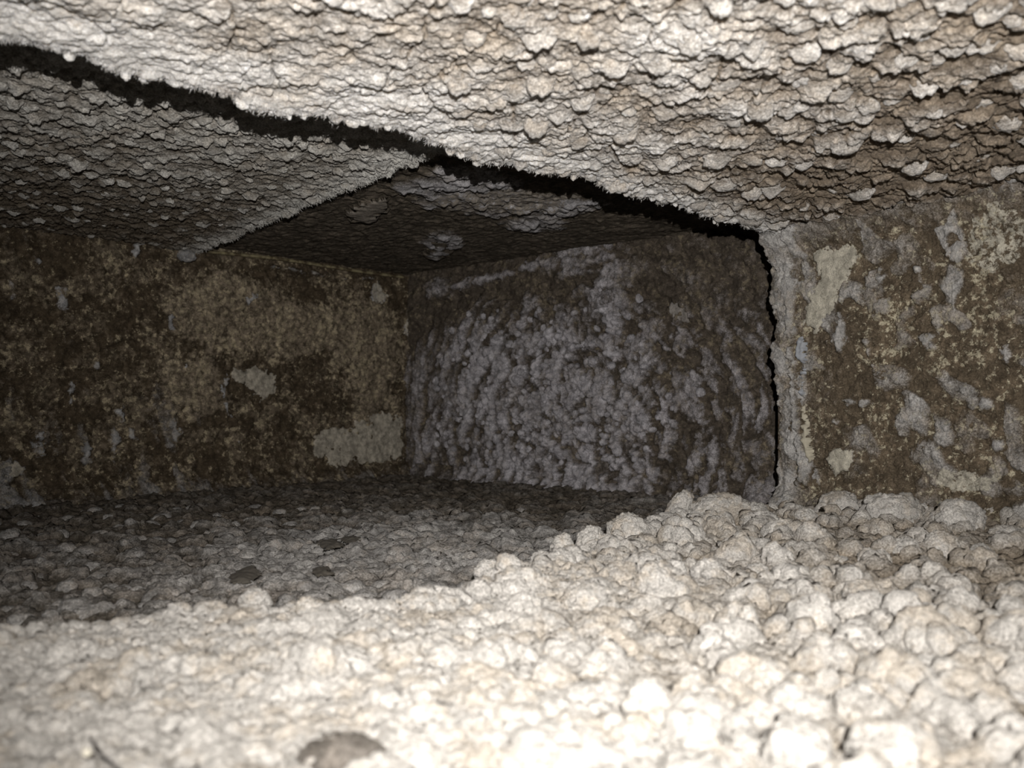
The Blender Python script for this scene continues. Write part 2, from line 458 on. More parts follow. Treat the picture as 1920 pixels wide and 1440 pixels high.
near_floor = finish('floor_dust', P, M_NF, 'deep cream lint heap covering the nearest floor', {'fuzz': fuzz, 'pale': fuzz * 0})

# crosswise ceiling --------------------------------------------------------
base = bilinear(xyz(LNEAR, Z_LC), xyz(E2N, Z_LC), xyz(E2F, Z_LC), xyz(LFAR, Z_LC))
S, T, P = patch(base, 460, 400)
U, V = P[..., 0], P[..., 1]
s_dir = (E2F - E2N) / np.linalg.norm(E2F - E2N); s_in = np.array([-s_dir[1], s_dir[0]])
D = (U - E2N[0]) * s_in[0] + (V - E2N[1]) * s_in[1]
L = (U - E2N[0]) * s_dir[0] + (V - E2N[1]) * s_dir[1]
rag = 0.006 * vnoise(L / .05, L * 0, L * 0, 13) + 0.003 * vnoise(L / .012, L * 0, L * 0, 14)
pull = np.exp(-D / 0.02)
P[..., 0] += s_in[0] * rag * pull; P[..., 1] += s_in[1] * rag * pull
aw = away2(P)
big, _ = tufts(U, V, 0.020, 500, aw, 0.7)
mid, _ = tufts(U, V, 0.011, 540, aw, 0.85)
sml, _ = tufts(U, V, 0.0062, 580, aw)
rim = np.exp(-(D / 0.03) ** 2)
h = 0.0042 * big + 0.0030 * mid + 0.0014 * sml + 0.003 * rim
P[..., 2] -= h
P[..., 0] += aw[0] * h * 0.5; P[..., 1] += aw[1] * h * 0.5
P[..., 2] += (1 - sstep(0, 0.006, D)) ** 1.5 * 0.02
P = micro(P, 1, 600, ((0.006, 0.0014), (0.0026, 0.0008)))
near_w = 1 - sstep(0.60, 1.30, V - 0.9 * U - 0.25)  # near side painted lighter, making up for the grazing flash
fuzz = 0.55 * np.clip(h / 0.0075, 0, 1) + 0.50 * rim + 0.42 * near_w - 0.08
LC_P, LC_RIM = P, (D > 0.003) & (D < 0.018)
cross_ceiling = finish('ceiling_dust', P, M_LC, 'grey scaly lint under the crosswise ceiling at upper left', {'fuzz': fuzz, 'pale': fuzz * 0})

# corner ceiling -----------------------------------------------------------
base = bilinear(xyz(E2N + [-.02, -.02], Z_KC), xyz(BE, Z_KC), xyz(K0, Z_KC), xyz(E2F + [-.02, -.02], Z_KC))
S, T, P = patch(base, 300, 240)
U, V = P[..., 0], P[..., 1]
aw = away2(P)
big, _ = tufts(U, V, 0.028, 700, aw, 0.5); mid, _ = tufts(U, V, 0.014, 740, aw, 0.6)
lobe = 0.0
for (px, py, ru, rv) in ((870, 365, .07, .10), (1010, 395, .08, .06), (830, 455, .03, .06), (1000, 425, .04, .05)):
    c = at_z(px, py, Z_KC - .005); lobe = np.maximum(lobe, blotch(U, V, c[0], c[1], ru, rv, 750 + px))
h = (0.006 * big + 0.004 * mid) * (0.25 + 0.75 * lobe) + 0.002 * lobe
P[..., 2] -= h
P = micro(P, 1, 760, ((0.008, 0.002), (0.0035, 0.001)))
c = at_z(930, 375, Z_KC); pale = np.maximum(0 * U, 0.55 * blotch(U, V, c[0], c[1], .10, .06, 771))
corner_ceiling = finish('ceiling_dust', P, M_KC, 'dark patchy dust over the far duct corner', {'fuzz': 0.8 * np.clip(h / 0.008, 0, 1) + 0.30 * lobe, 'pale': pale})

# walls --------------------------------------------------------------------
def wall_grid(O, d, t0, t1, z0, z1, n, m, lean=0.0):
    def base(S, T):
        t = t0 + (t1 - t0) * S; z = z0 + (z1 - z0) * T
        return np.stack([O[0] + d[0] * t + lean * (z1 - z) * 0, O[1] + d[1] * t, z], -1)
    S, T, P = patch(base, n, m)
    t = t0 + (t1 - t0) * S
    return t, P[..., 2].copy(), P

def push(P, n, h):
    P[..., 0] -= n[0] * h; P[..., 1] -= n[1] * h
    return P

# left wall
t, z, P = wall_grid(K0, A_DIR, -1.30, 0.0, -0.150, 0.245, 430, 250)
pa = lambda px, py: at_wall(px, py, K0, A_DIR)
streak, _ = tufts(t + z * 0.25, z * 0.30, 0.022, 800, None, 0.42, 0.5)
grain, _ = tufts(t, z, 0.009, 830, None, 0.8)
grain2, _ = tufts(t, z, 0.0045, 850, None, 0.9)
left = sstep(-0.25, -0.55, t)
low = sstep(0.06, -0.06, z) * (0.35 + 0.65 * left) + 0.35 * left
pale = np.zeros_like(t); tanz = np.zeros_like(t)
for k, (px, py, ru, rv) in enumerate(((580, 620, .20, .055), (690, 680, .07, .10), (420, 580, .10, .06), (360, 720, .06, .045))):
    u0, v0 = pa(px, py); tanz = np.maximum(tanz, blotch(t, z, u0, v0, ru, rv, 880 + k, 0.6))
foot = sstep(-0.085, -0.15, z + 0.012 * fbm(t / .05, z / .05, t * 0, 77, 3))
h = 0.005 * streak * low + 0.0045 * grain + 0.0016 * grain2 + 0.004 * tanz + 0.004 * np.clip(pale, 0, 1) + 0.03 * foot ** 1.5
P = push(P, nA, h)
P = micro(P, -1, 890, ((0.007, 0.0022), (0.003, 0.0012)))
fuzz = 0.5 * streak * low + 0.16 * grain + 0.30 * foot
left_dust = finish('wall_dust', P, M_A, 'brown flaky dust on the left wall with pale scabs', {'fuzz': fuzz, 'pale': np.maximum(pale, 0)})
attr(left_dust.data, 'tan', tanz)

# end wall, with the swirl of lint
t, z, P = wall_grid(K0, B_DIR, 0.0, 0.82, -0.150, 0.245, 400, 280)
pb = lambda px, py: at_wall(px, py, K0, B_DIR)
u0, v0 = pb(1110, 890)
du, dv = (t - u0), (z - v0) * 0.85
r = np.sqrt(du ** 2 + dv ** 2) + 1e-6; th = np.arctan2(dv, du)
r = r + 0.012 * fbm(t / .06, z / .06, t * 0, 901, 3)
arc, ida = tufts(r, th * 0.10, 0.017, 900, None, 0.95, 0.35)
arcb, _ = tufts(r * 0.9, th * 0.32, 0.013, 920, None, 0.9, 0.4)
plain_t, _ = tufts(t, z, 0.015, 940, None, 0.8)
mixr = sstep(0.05, 0.13, r)
swirl = (plain_t * (1 - mixr) + (0.85 * arc + 0.30 * arcb) * mixr)
dense = 1 - sstep(0.10, 0.30, np.sqrt(((t - pb(1010, 780)[0]) / 1.15) ** 2 + (z - pb(1010, 780)[1]) ** 2) - 0.06 * fbm(t / .1, z / .1, t * 0, 950, 3))
rightside = sstep(pb(1180, 0)[0], pb(1290, 0)[0], t + 0.02 * fbm(t / .08, z / .08, t * 0, 951, 2))
dense = dense * (1 - 0.55 * rightside)
grain, _ = tufts(t, z, 0.008, 960, None, 0.8)
blob_h = 0.0
for k, (px, py, ru, rv) in enumerate(((1150, 560, .040, .045), (1090, 480, .08, .03), (1180, 500, .05, .02), (840, 540, .06, .02))):
    a0, b0 = pb(px, py); blob_h = np.maximum(blob_h, blotch(t, z, a0, b0, ru, rv, 970 + k, 0.4))
pale = np.zeros_like(t)
foot = sstep(-0.10, -0.15, z)
h = 0.018 * swirl * (0.55 + 0.45 * dense) + 0.0022 * grain + 0.005 * blob_h + 0.02 * foot ** 1.5
P = push(P, nB, h)
P = micro(P, -1, 995, ((0.008, 0.0026), (0.0035, 0.0014)))
fuzz = 1.0 * swirl * (0.60 + 0.40 * dense) + 0.16 * dense + 0.35 * blob_h - 0.20 * rightside + 0.30 * rightside * sstep(0.25, 0.7, swirl) + 0.22 * (1 - sstep(0.0, 0.13, r)) - 0.30 * sstep(0.09, 0.16, z)  # paler swirl centre has the flash beam's bright middle painted in
back_dust = finish('wall_dust', P, M_B, 'grey lint swirl spread over the end wall', {'fuzz': fuzz, 'pale': pale})
BK_P, BK_D, WALL_B_T, WALL_B_Z = P, dense, t[:, 0].copy(), z[0].copy()

# right wall of the near section
t, z, P = wall_grid(C0, C_DIR, -0.002, 0.62, -0.140, 0.215, 420, 380)
pc = lambda px, py: at_wall(px, py, C0, C_DIR)
P[..., 0] += (0.06 - z) * 0.055 * np.exp(-t / 0.05)             # the end edge leans a little
patchy, _ = tufts(t + 0.2 * z, z * 0.75, 0.024, 1000, None, 0.40, 0.5)
grain, _ = tufts(t, z, 0.008, 1030, None, 0.75); grain2, _ = tufts(t, z, 0.004, 1050, None, 0.9)
pale = np.zeros_like(t)
for k, (px, py, ru, rv, a) in enumerate(((1870, 450, .03, .03, .5), (1810, 900, .03, .012, .6))):
    a0, b0 = pc(px, py); pale = np.maximum(pale, a * blotch(t, z, a0, b0, ru, rv, 1060 + k, 0.5, 1.5))
top = sstep(0.135, 0.20, z + 0.010 * fbm(t / .03, z / .03, t * 0, 1070, 3))
foot = sstep(-0.07, -0.125, z + 0.010 * fbm(t / .03, z / .03, t * 0, 1071, 3))
flange = np.exp(-((t - 0.018) / 0.012) ** 2)
rag = 0.005 * vnoise(z / .03, z * 0, z * 0, 1072) + 0.004 * vnoise(z / .008, z * 0, z * 0, 1073)
pull = np.exp(-(t + .002) / 0.012)
P[..., 0] += C_DIR[0] * rag * pull; P[..., 1] += C_DIR[1] * rag * pull
h = 0.006 * patchy + 0.0028 * grain + 0.0014 * grain2 + 0.0035 * np.clip(pale, 0, 1) + 0.028 * top ** 1.6 + 0.03 * foot ** 1.6 + 0.006 * flange
P = push(P, nC, h)
roll = (1 - sstep(-0.002, 0.004, t)) * 0.05
P[..., 0] += nC[0] * roll; P[..., 1] += nC[1] * roll
P = micro(P, -1, 1080, ((0.005, 0.0014), (0.002, 0.0008)))
fuzz = 0.75 * patchy + 0.14 * grain + 0.35 * top + 0.25 * foot + 0.55 * flange * (0.6 + 0.4 * vnoise(z / .02, z * 0, z * 0, 1074)) + 0.35 * (1 - sstep(0.02, 0.09, t)) * 0.6
right_dust = finish('wall_dust', P, M_C, 'brown dust with cream flecks on the near right wall', {'fuzz': fuzz, 'pale': pale})

# crosswise floor ----------------------------------------------------------
base = bilinear(xyz(AL, Z_LF), xyz(K0, Z_LF), xyz(BE, Z_LF), xyz((-.5, -.02), Z_LF))
S, T, P = patch(base, 480, 300)
U, V = P[..., 0], P[..., 1]
big, _ = tufts(U, V, 0.024, 1100, None, 0.8, 0.3, 0.12); mid, _ = tufts(U, V, 0.012, 1130, None, 0.9, 0.3, 0.12); sml, _ = tufts(U, V, 0.0065, 1150, None, 1.0, 0.3, 0.15)
h = 0.008 * big + 0.005 * mid + 0.0028 * sml + 0.004 * fbm(U / .1, V / .1, U * 0, 1160, 3)
P[..., 2] += h
P = micro(P, 1, 1170, ((0.006, 0.0018), (0.0028, 0.001)))
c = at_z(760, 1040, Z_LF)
lit = 1 - sstep(0.08, 0.30, np.hypot(U - c[0], V - c[1]))  # pool of brighter flash light, painted into the lint colour
farw = sstep(0.95, 1.25, V - U * 0.6)  # painted light falloff: lint colour darkens toward the far end
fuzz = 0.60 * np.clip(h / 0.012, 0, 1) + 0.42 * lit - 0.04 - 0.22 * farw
LF_P = P
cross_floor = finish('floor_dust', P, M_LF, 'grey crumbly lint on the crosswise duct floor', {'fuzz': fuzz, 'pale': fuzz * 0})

# ------------------------------------------------------------------ clumps and tufts, one by one
def ico(sub):
    bm = bmesh.new(); bmesh.ops.create_icosphere(bm, subdivisions=sub, radius=1.0)
    v = np.array([x.co[:] for x in bm.verts], np.float32); f = np.array([[q.index for q in p.verts] for p in bm.faces], np.int32)
    bm.free(); return v, f
ICO3, ICO4, ICO5 = ico(3), ico(4), ico(5)

def clump_mesh(name, seed, mat, src=ICO3, squash=(1, 1, .85), lumps=1.6, fuzz=0.75):
    v, f = src
    x, y, z = v[:, 0] * lumps, v[:, 1] * lumps, v[:, 2] * lumps
    F = worley3(x + seed * 3.7, y, z, seed); r = 0.74 + 0.30 * np.clip(1 - (F / 0.95) ** 2, 0, 1) ** 0.7
    F2 = worley3(x * 2.9, y * 2.9 + seed, z * 2.9, seed + 1); d2 = np.sqrt(np.clip(1 - (F2 / 0.9) ** 2, 0, 1)); r = r + 0.16 * d2
    r = r + 0.14 * fbm(x * 1.1, y * 1.1, z * 1.1 + seed, seed + 4, 2) + 0.15 * fbm(x * 6, y * 6, z * 6, seed + 2, 4, 0.8)
    w = v * r[:, None] * np.array(squash)
    me = mesh_from(name, w, f); me.materials.append(mat)
    attr(me, 'fuzz', fuzz * (0.45 + 0.6 * d2)); attr(me, 'pale', d2 * 0)
    return me

def tuft_mesh(name, seed, mat, fuzz=0.8):
    """hanging flake: a flattened lobed cushion with a ragged lip on its far side (+y)"""
    v, f = ICO4
    lob = 1 + 0.28 * fbm(v[:, 0] * 1.8 + seed, v[:, 1] * 1.8, v[:, 2] * 0, seed, 3) + 0.15 * fbm(v[:, 0] * 5 + seed, v[:, 1] * 5, v[:, 2] * 5, seed + 3, 3, 0.7)
    w = v * lob[:, None]
    y = w[:, 1]
    w[:, 2] = w[:, 2] * (0.42 + 0.26 * y) - 0.30 * np.clip(y, -1, 1.4)
    w[:, 0] *= 1.0 - 0.22 * np.clip(y, 0, 1.4)
    w[:, 1] *= 1.1
    F2 = worley3(w[:, 0] * 3, w[:, 1] * 3 + seed, w[:, 2] * 3, seed + 1)
    w = w + v * (0.11 * np.sqrt(np.clip(1 - (F2 / 0.9) ** 2, 0, 1)) + 0.05 * fbm(v[:, 0] * 9, v[:, 1] * 9, v[:, 2] * 9, seed + 5, 2))[:, None]
    me = mesh_from(name, w, f); me.materials.append(mat)
    attr(me, 'fuzz', fuzz * (0.75 + 0.35 * np.clip(y, -1, 1))); attr(me, 'pale', y * 0)
    return me

def frame_xy(p):
    return 960 + FPX * p[..., 0] / p[..., 1], HORIZON - FPX * p[..., 2] / p[..., 1]

def pick(P, n, min_px, box, seed, ok=None):
    """n well-spaced spots on a dust surface that the lens can see"""
    rng = np.random.default_rng(seed)
    Q = P.reshape(-1, 3); idx = rng.permutation(len(Q))[:60000]
    Q = Q[idx]; Q = Q[Q[:, 1] > 0.1]
    px, py = frame_xy(Q)
    keep = (px > box[0]) & (px < box[2]) & (py > box[1]) & (py < box[3])
    if ok is not None: keep &= ok(px, py)
    Q, px, py = Q[keep], px[keep], py[keep]
    out = []; cells = {}
    for q, x, y in zip(Q, px, py):
        g = (int(x // min_px), int(y // min_px))
        if any((x - a) ** 2 + (y - b_) ** 2 < min_px ** 2 for i in (-1, 0, 1) for j in (-1, 0, 1) for a, b_ in cells.get((g[0] + i, g[1] + j), ())): continue
        cells.setdefault(g, []).append((x, y)); out.append(q)
        if len(out) >= n: break
    return out

def scatter(name, metas, spots, parent, size, lift, face_away=False, seed=1, near_small=False):
    rr = random.Random(seed)
    for q in spots:
        o = link(name, rr.choice(metas), None, parent)
        s = rr.uniform(*size) * min(1.1, max(.45, q[1] / .62)) if near_small else rr.uniform(*size)
        yaw = math.atan2(q[1], q[0]) - math.pi / 2 + rr.uniform(-.6, .6) if face_away else rr.uniform(0, 6.28)
        o.scale = (s * rr.uniform(.8, 1.15), s * rr.uniform(.8, 1.2), s * rr.uniform(.8, 1.15))
        o.rotation_euler = (rr.uniform(-.2, .2), rr.uniform(-.2, .2), yaw)
        o.location = (q[0], q[1], q[2] + lift * s)

# floor clumps, near heap
nf_m = [clump_mesh('lint_clump', 20 + i, M_NF, ICO5, (1, 1, .95), 1.9) for i in range(8)]
spots = pick(NF_P, 110, 64, (880, 960, 1930, 1330), 51, lambda x, y: (y > 1050) | (x > 1080))
scatter('lint_clump', nf_m, spots, near_floor, (.007, .0165), -0.2, seed=2, near_small=True)
crest = [np.array([np.interp(k_, el, EDGE[:, 0]), np.interp(k_, el, EDGE[:, 1]) - .022, Z_NF + .006]) for k_ in np.linspace(.52, .985, 26)]
scatter('lint_clump', nf_m, crest, near_floor, (.005, .011), -0.1, seed=12)
spots = pick(NF_P, 90, 56, (-10, 1115, 1000, 1420), 52)
scatter('lint_clump', nf_m, spots, near_floor, (.004, .008), -0.5, seed=3)
# crosswise floor clumps
lf_m = [clump_mesh('lint_clump', 40 + i, M_LF, ICO3, (1, 1, .7)) for i in range(6)]
spots = pick(LF_P, 220, 24, (-10, 950, 1000, 1160), 53)
scatter('lint_clump', lf_m, spots, cross_floor, (.004, .010), -0.35, seed=4)
# ceiling tufts
nc_m = [tuft_mesh('lint_tuft', 60 + i, M_NC, 0.72) for i in range(10)]
spots = pick(NC_P, 200, 46, (860, -10, 1930, 420), 54, lambda x, y: y < 430 - 0.22 * np.abs(x - 1440))
scatter('lint_tuft', nc_m, spots, near_ceiling, (.005, .0125), 0.25, True, 5, True)
rim_m = [clump_mesh('lint_tuft', 140 + i, M_NC, ICO4, (1, 1, 1.2), 1.7, 1.15) for i in range(6)]
Q = NC_P[NC_RIM2]; Q = Q[(Q[:, 1] > .38)]; rr = random.Random(23)
for q in pick(Q[:, None, :], 70, 17, (-10, 60, 1440, 450), 58):
    o = link('lint_tuft', rr.choice(rim_m), None, near_ceiling); sc_ = rr.uniform(.0012, .0036) * (1.3 if q[0] < 0 else 1.0)
    o.scale = (sc_ * rr.uniform(.7, 1.2), sc_ * rr.uniform(.7, 1.2), sc_ * rr.uniform(.7, 1.3)); o.rotation_euler = (rr.uniform(-.4, .4), rr.uniform(-.4, .4), rr.uniform(0, 6.28)); o.location = (q[0], q[1], q[2] + sc_ * .3)
lc_m = [tuft_mesh('lint_tuft', 80 + i, M_LC) for i in range(8)]
spots = pick(LC_P, 260, 26, (-10, 110, 860, 480), 55)
scatter('lint_tuft', lc_m, spots, cross_ceiling, (.004, .009), 0.25, True, 6)

# rows of tufts that follow the swirl on the end wall
bm_ = [clump_mesh('lint_tuft', 120 + i, M_B, ICO4, (1, 1, 1), 1.5, 1.0) for i in range(7)]
bt, bz = WALL_B_T, WALL_B_Z
rr = random.Random(17); n_b = 0
cu, cv = pb(1110, 890)
rad = 0.035
while rad < 0.36 and n_b < 300:
    ang = rr.uniform(0, .5)
    while ang < 6.2832 and n_b < 300:
        a_ = ang + rr.uniform(-.2, .2) * 0.02 / rad
        tt = cu + (rad + rr.uniform(-.004, .004)) * math.cos(a_); zz = cv + rad * math.sin(a_) / 0.85
        ang += rr.uniform(0.010, 0.020) / rad
        if not (0.03 < tt < 0.60 and -0.105 < zz < 0.15): continue
        i_, j_ = np.searchsorted(bt, tt), np.searchsorted(bz, zz)
        if rr.random() > 0.12 + 0.88 * BK_D[i_, j_]: continue
        q = BK_P[i_, j_]
        o = link('lint_tuft', rr.choice(bm_), None, back_dust)
        sc_ = rr.uniform(.0028, .0064)
        o.scale = (sc_ * rr.uniform(.7, 1.2), sc_ * rr.uniform(.7, 1.2), sc_ * rr.uniform(.8, 1.4)); o.rotation_euler = (rr.uniform(0, 6.28), rr.uniform(0, 6.28), rr.uniform(0, 6.28))
        o.location = tuple(q); n_b += 1
    rad += rr.uniform(.019, .026)

# ------------------------------------------------------------------ crusts and fuzz patches traced on the surfaces they sit on
def inside_field(U, V, poly):
    """signed distance to a polygon, positive inside"""
    d = np.full(U.shape, 1e9); wn = np.zeros(U.shape, bool)
    n = len(poly)
    for i in range(n):
        x1, y1 = poly[i]; x2, y2 = poly[(i + 1) % n]
        ex, ey = x2 - x1, y2 - y1
        k = np.clip(((U - x1) * ex + (V - y1) * ey) / (ex * ex + ey * ey + 1e-12), 0, 1)
        d = np.minimum(d, np.hypot(U - x1 - k * ex, V - y1 - k * ey))
        c = ((y1 > V) != (y2 > V)) & (U < ex * (V - y1) / (ey + 1e-15) + x1)
        wn ^= c
    return np.where(wn, d, -d)

def crust(name, poly, to3d, out, mat, thick, seed, soft=0.004, rough=0.004, lump=0.002, off=0.0, fuzz=0.9, pale=0.0, skirt=.004, label=None, cat=None, parent=None, step=0.0013, group=None):
    """a raised, ragged-edged cake of dust; poly in surface coordinates, to3d(u, v) -> point, out = way it stands proud"""
    poly = np.array(poly); m = rough * 2.5
    u0, v0 = poly.min(0) - m; u1, v1 = poly.max(0) + m
    U, V = np.meshgrid(np.arange(u0, u1, step), np.arange(v0, v1, step), indexing='ij')
    f = inside_field(U, V, poly) + rough * 3.2 * fbm(U / (rough * 3.6), V / (rough * 3.6), U * 0, seed, 5, 0.72)
    k = sstep(0, soft, f)
    hh = thick * k + lump * k * (fbm(U / .008, V / .008, U * 0, seed + 5, 3, 0.6)) + 0.0009 * k * fbm(U / max(.003, step * 3), V / max(.003, step * 3), U * 0, seed + 9, 2)
    hh = np.where(f > 0, hh, -skirt)
    P3 = to3d(U, V) + np.asarray(out) * (hh + off)[..., None]
    keepv = f > -step * 1.6
    F = grid_faces(*U.shape)
    F = F[keepv.ravel()[F].all(axis=1)]
    used = np.unique(F); remap = np.full(U.size, -1); remap[used] = np.arange(len(used))
    pts = P3.reshape(-1, 3)[used]
    c = pts.mean(0)
    me = mesh_from(name, pts - c, remap[F]); me.materials.append(mat)
    attr(me, 'fuzz', (fuzz * k).ravel()[used]); attr(me, 'pale', (pale * sstep(-.001, .0045, f)).ravel()[used])
    o = link(name, me, None, parent); o.location = c
    return tag(o, label, cat, group)

def on_wall(O, d): return lambda U, V: np.stack([O[0] + d[0] * U, O[1] + d[1] * U, V], -1)
def wall_crust(name, W, pix, mat, thick, seed, **kw):
    O, d, n = W
    return crust(name, [at_wall(x, y, O, d) for x, y in pix], on_wall(O, d), (-n[0], -n[1], 0), mat, thick, seed, **kw)
def flat_crust(name, z, pix, mat, thick, seed, up, **kw):
    return crust(name, [at_z(x, y, z)[:2] for x, y in pix], lambda U, V: np.stack([U, V, U * 0 + z], -1), (0, 0, up), mat, thick, seed, **kw)
def oval(x, y, a, b, tilt=0.0, n=14):
    c, s = math.cos(math.radians(tilt)), math.sin(math.radians(tilt))
    return [(x + c * a * math.cos(q) - s * b * math.sin(q), y + s * a * math.cos(q) + c * b * math.sin(q)) for q in (2 * math.pi * i / n for i in range(n))]

WA, WB, WC = (K0, A_DIR, nA), (K0, B_DIR, nB), (C0, C_DIR, nC)

# right wall
wall_crust('crust_patch', WC, [(1532, 440), (1562, 424), (1585, 448), (1622, 430), (1612, 470), (1598, 522), (1575, 560), (1560, 600), (1535, 620), (1515, 602), (1520, 560), (1536, 520), (1530, 480)],
           M_C, .003, 2001, off=.004, pale=1, label='tall cream crust patch beside the flange at the top of the right wall', cat='dust patch')
wall_crust('crust_patch', WC, [(1562, 842), (1585, 828), (1606, 845), (1600, 880), (1575, 892), (1557, 870)],
           M_C, .003, 2002, off=.005, rough=.003, pale=1, label='small cream crust patch low on the right wall just above the lint heap', cat='dust patch')
wall_crust('lint_tuft', WC, oval(1577, 622, 17, 44, 6), M_C, .006, 2003, fuzz=1.3, off=.003, soft=.010, rough=.003, label='long upright grey lint tuft right of the flange', cat='lint tuft')
wall_crust('lint_tuft', WC, oval(1735, 550, 23, 19), M_C, .007, 2004, fuzz=1.3, off=.003, soft=.009, rough=.003, label='round grey lint tuft midway up the right wall', cat='lint tuft')
for k, (x, y, a, b, tl) in enumerate(((1722, 502, 16, 12, 0), (1655, 525, 15, 20, 0), (1662, 572, 20, 18, 0), (1632, 652, 13, 30, -14), (1650, 702, 15, 26, -25), (1600, 752, 13, 11, 0), (1626, 755, 13, 12, 0),
        (1745, 640, 20, 16, 20), (1872, 832, 20, 20, 0), (1800, 470, 18, 26, 8), (1685, 425, 13, 24, -8), (1892, 668, 15, 24, -15), (1570, 790, 9, 10, 0), (1765, 600, 16, 22, 0), (1700, 780, 14, 12, 0), (1850, 760, 14, 18, 10), (1735, 838, 14, 18, -20), (1555, 640, 9, 10, 0), (1500, 530, 9, 14, 0))):
    wall_crust('lint_tuft', WC, oval(x, y, a, b, tl), M_C, .005, 2020 + k, off=.004, soft=.009, rough=.0035, fuzz=1.15, parent=right_dust)
# flange at the end of the right wall
wall_crust('flange_roll', WC, [(1476, 640), (1498, 645), (1505, 740), (1520, 830), (1537, 880), (1528, 918), (1500, 915), (1490, 850), (1484, 760)], M_C, .010, 2060, fuzz=1.3, off=.004, soft=.012, rough=.003,
           label='pale grey lint roll down the lower flange of the right wall', cat='lint roll')
wall_crust('flange_roll', WC, [(1466, 500), (1484, 478), (1500, 500), (1506, 560), (1500, 632), (1478, 632), (1468, 560)], M_C, .009, 2061, fuzz=1.3, off=.004, soft=.010, rough=.003,
           label='pale grey lint roll down the upper flange of the right wall', cat='lint roll')
wall_crust('sealant_strip', WC, [(1506, 636), (1514, 640), (1518, 690), (1512, 740), (1505, 742), (1507, 690)], M_STRIP, .004, 2062, off=.008, soft=.002, rough=.0028,
           label='narrow bluish white sealant strip beside the flange', cat='sealant')
wall_crust('sealant_strip', WC, [(1513, 765), (1519, 790), (1530, 850), (1524, 856), (1513, 815), (1509, 780)], M_STRIP2, .004, 2063, off=.008, soft=.002, rough=.0028,
           label='narrow cream peeling strip low beside the flange', cat='sealant')

# left wall
wall_crust('crust_patch', WA, [(582, 822), (612, 800), (648, 802), (662, 778), (700, 768), (735, 782), (750, 775), (755, 860), (700, 868), (640, 885), (612, 888), (608, 865), (585, 850)],
           M_A, .004, 2101, off=.003, rough=.005, pale=1, step=.0018, label='large pale crust patch low in the far corner of the left wall', cat='dust patch')
wall_crust('crust_patch', WA, [(428, 692), (460, 685), (500, 688), (518, 705), (512, 738), (490, 752), (470, 740), (455, 722), (435, 712)],
           M_A, .004, 2102, off=.003, rough=.005, pale=1, step=.0018, label='pale tan crust patch in the middle of the left wall', cat='dust patch')
wall_crust('crust_patch', WA, [(688, 535), (712, 530), (722, 555), (712, 572), (690, 566)], M_A, .004, 2103, off=.003, rough=.004, pale=.6, step=.0018,
           label='small grey crust patch under the ceiling seam of the left wall', cat='dust patch')
wall_crust('crust_patch', WA, [(-20, 862), (28, 852), (46, 880), (30, 905), (-20, 915)], M_A, .004, 2104, off=.003, rough=.005, pale=.7, step=.0018,
           label='dim pale crust patch at the left picture edge above the floor', cat='dust patch')
wall_crust('crust_patch', WA, [(770, 566), (773, 600), (766, 640), (750, 626), (758, 600)], M_A, .004, 2105, off=.003, rough=.002, pale=.6, step=.0015,
           label='narrow pointed pale flake in the far wall corner', cat='dust patch')
for k, (x, y, a, b, tl) in enumerate(((227, 779, 9, 30, -12), (243, 815, 8, 26, -14), (70, 497, 13, 16, 0), (116, 562, 10, 22, -15), (325, 812, 9, 30, -8), (417, 747, 9, 34, -14), (444, 828, 8, 24, -14), (320, 617, 9, 24, -6),
        (162, 844, 11, 26, 8), (73, 833, 12, 26, 4), (212, 830, 10, 34, 2), (292, 725, 8, 20, -10), (255, 470, 10, 12, 0), (49, 579, 9, 22, -20), (420, 720, 9, 26, 10), (345, 690, 8, 14, 0), (130, 740, 9, 26, 0), (20, 540, 9, 20, -10), (180, 680, 8, 16, 0), (470, 560, 12, 14, 0))):
    wall_crust('lint_tuft', WA, oval(x, y, a, b, tl), M_A, .006, 2120 + k, off=.003, soft=.010, rough=.006, fuzz=1.1, parent=left_dust, step=.0018)
c = at_z(350, 480, Z_LC - .012)
o = link('lint_clump', clump_mesh('lint_clump', 171, M_A, ICO4, lumps=2.4, fuzz=1.2), None); o.scale = (.012, .010, .009); o.location = tuple(c * 0.985)
tag(o, 'pale lint clump where the crosswise ceiling seam meets the left wall', 'lint clump')

# end wall
wall_crust('lint_patch', WB, oval(1150, 565, 36, 44), M_B, .006, 2201, off=.006, soft=.014, rough=.007, fuzz=.75, step=.002, label='soft round grey lint patch high on the end wall', cat='dust patch')
wall_crust('crust_patch', WB, [(1252, 572), (1275, 566), (1300, 585), (1305, 608), (1285, 612), (1266, 596)], M_B, .004, 2202, off=.004, rough=.005, pale=1, step=.0018, label='small pale crust patch at the upper right of the end wall', cat='dust patch')
wall_crust('lint_ridge', WB, [(780, 545), (900, 518), (1000, 488), (1130, 450), (1190, 458), (1120, 482), (1000, 514), (900, 542), (800, 560)], M_B, .009, 2203, off=.005, soft=.010, rough=.005, fuzz=.65, step=.002,
           label='grey lint ridge along the top of the end wall', cat='lint ridge')

# corner ceiling
flat_crust('crust_patch', Z_KC, [(655, 388), (722, 362), (726, 385), (700, 410), (660, 406)], M_KC, .002, 2301, -1, off=.006, rough=.006, soft=.02, lump=.0006, pale=1, step=.003, label='tan dust patch under the corner ceiling beside the seam edge', cat='dust patch')
flat_crust('lint_tuft', Z_KC, [(798, 472), (814, 448), (842, 455), (838, 475), (812, 482)], M_KC, .005, 2302, -1, off=.005, rough=.006, soft=.02, lump=.001, fuzz=1.1, step=.003, label='pale lint tuft under the corner ceiling near the far corner', cat='lint tuft')

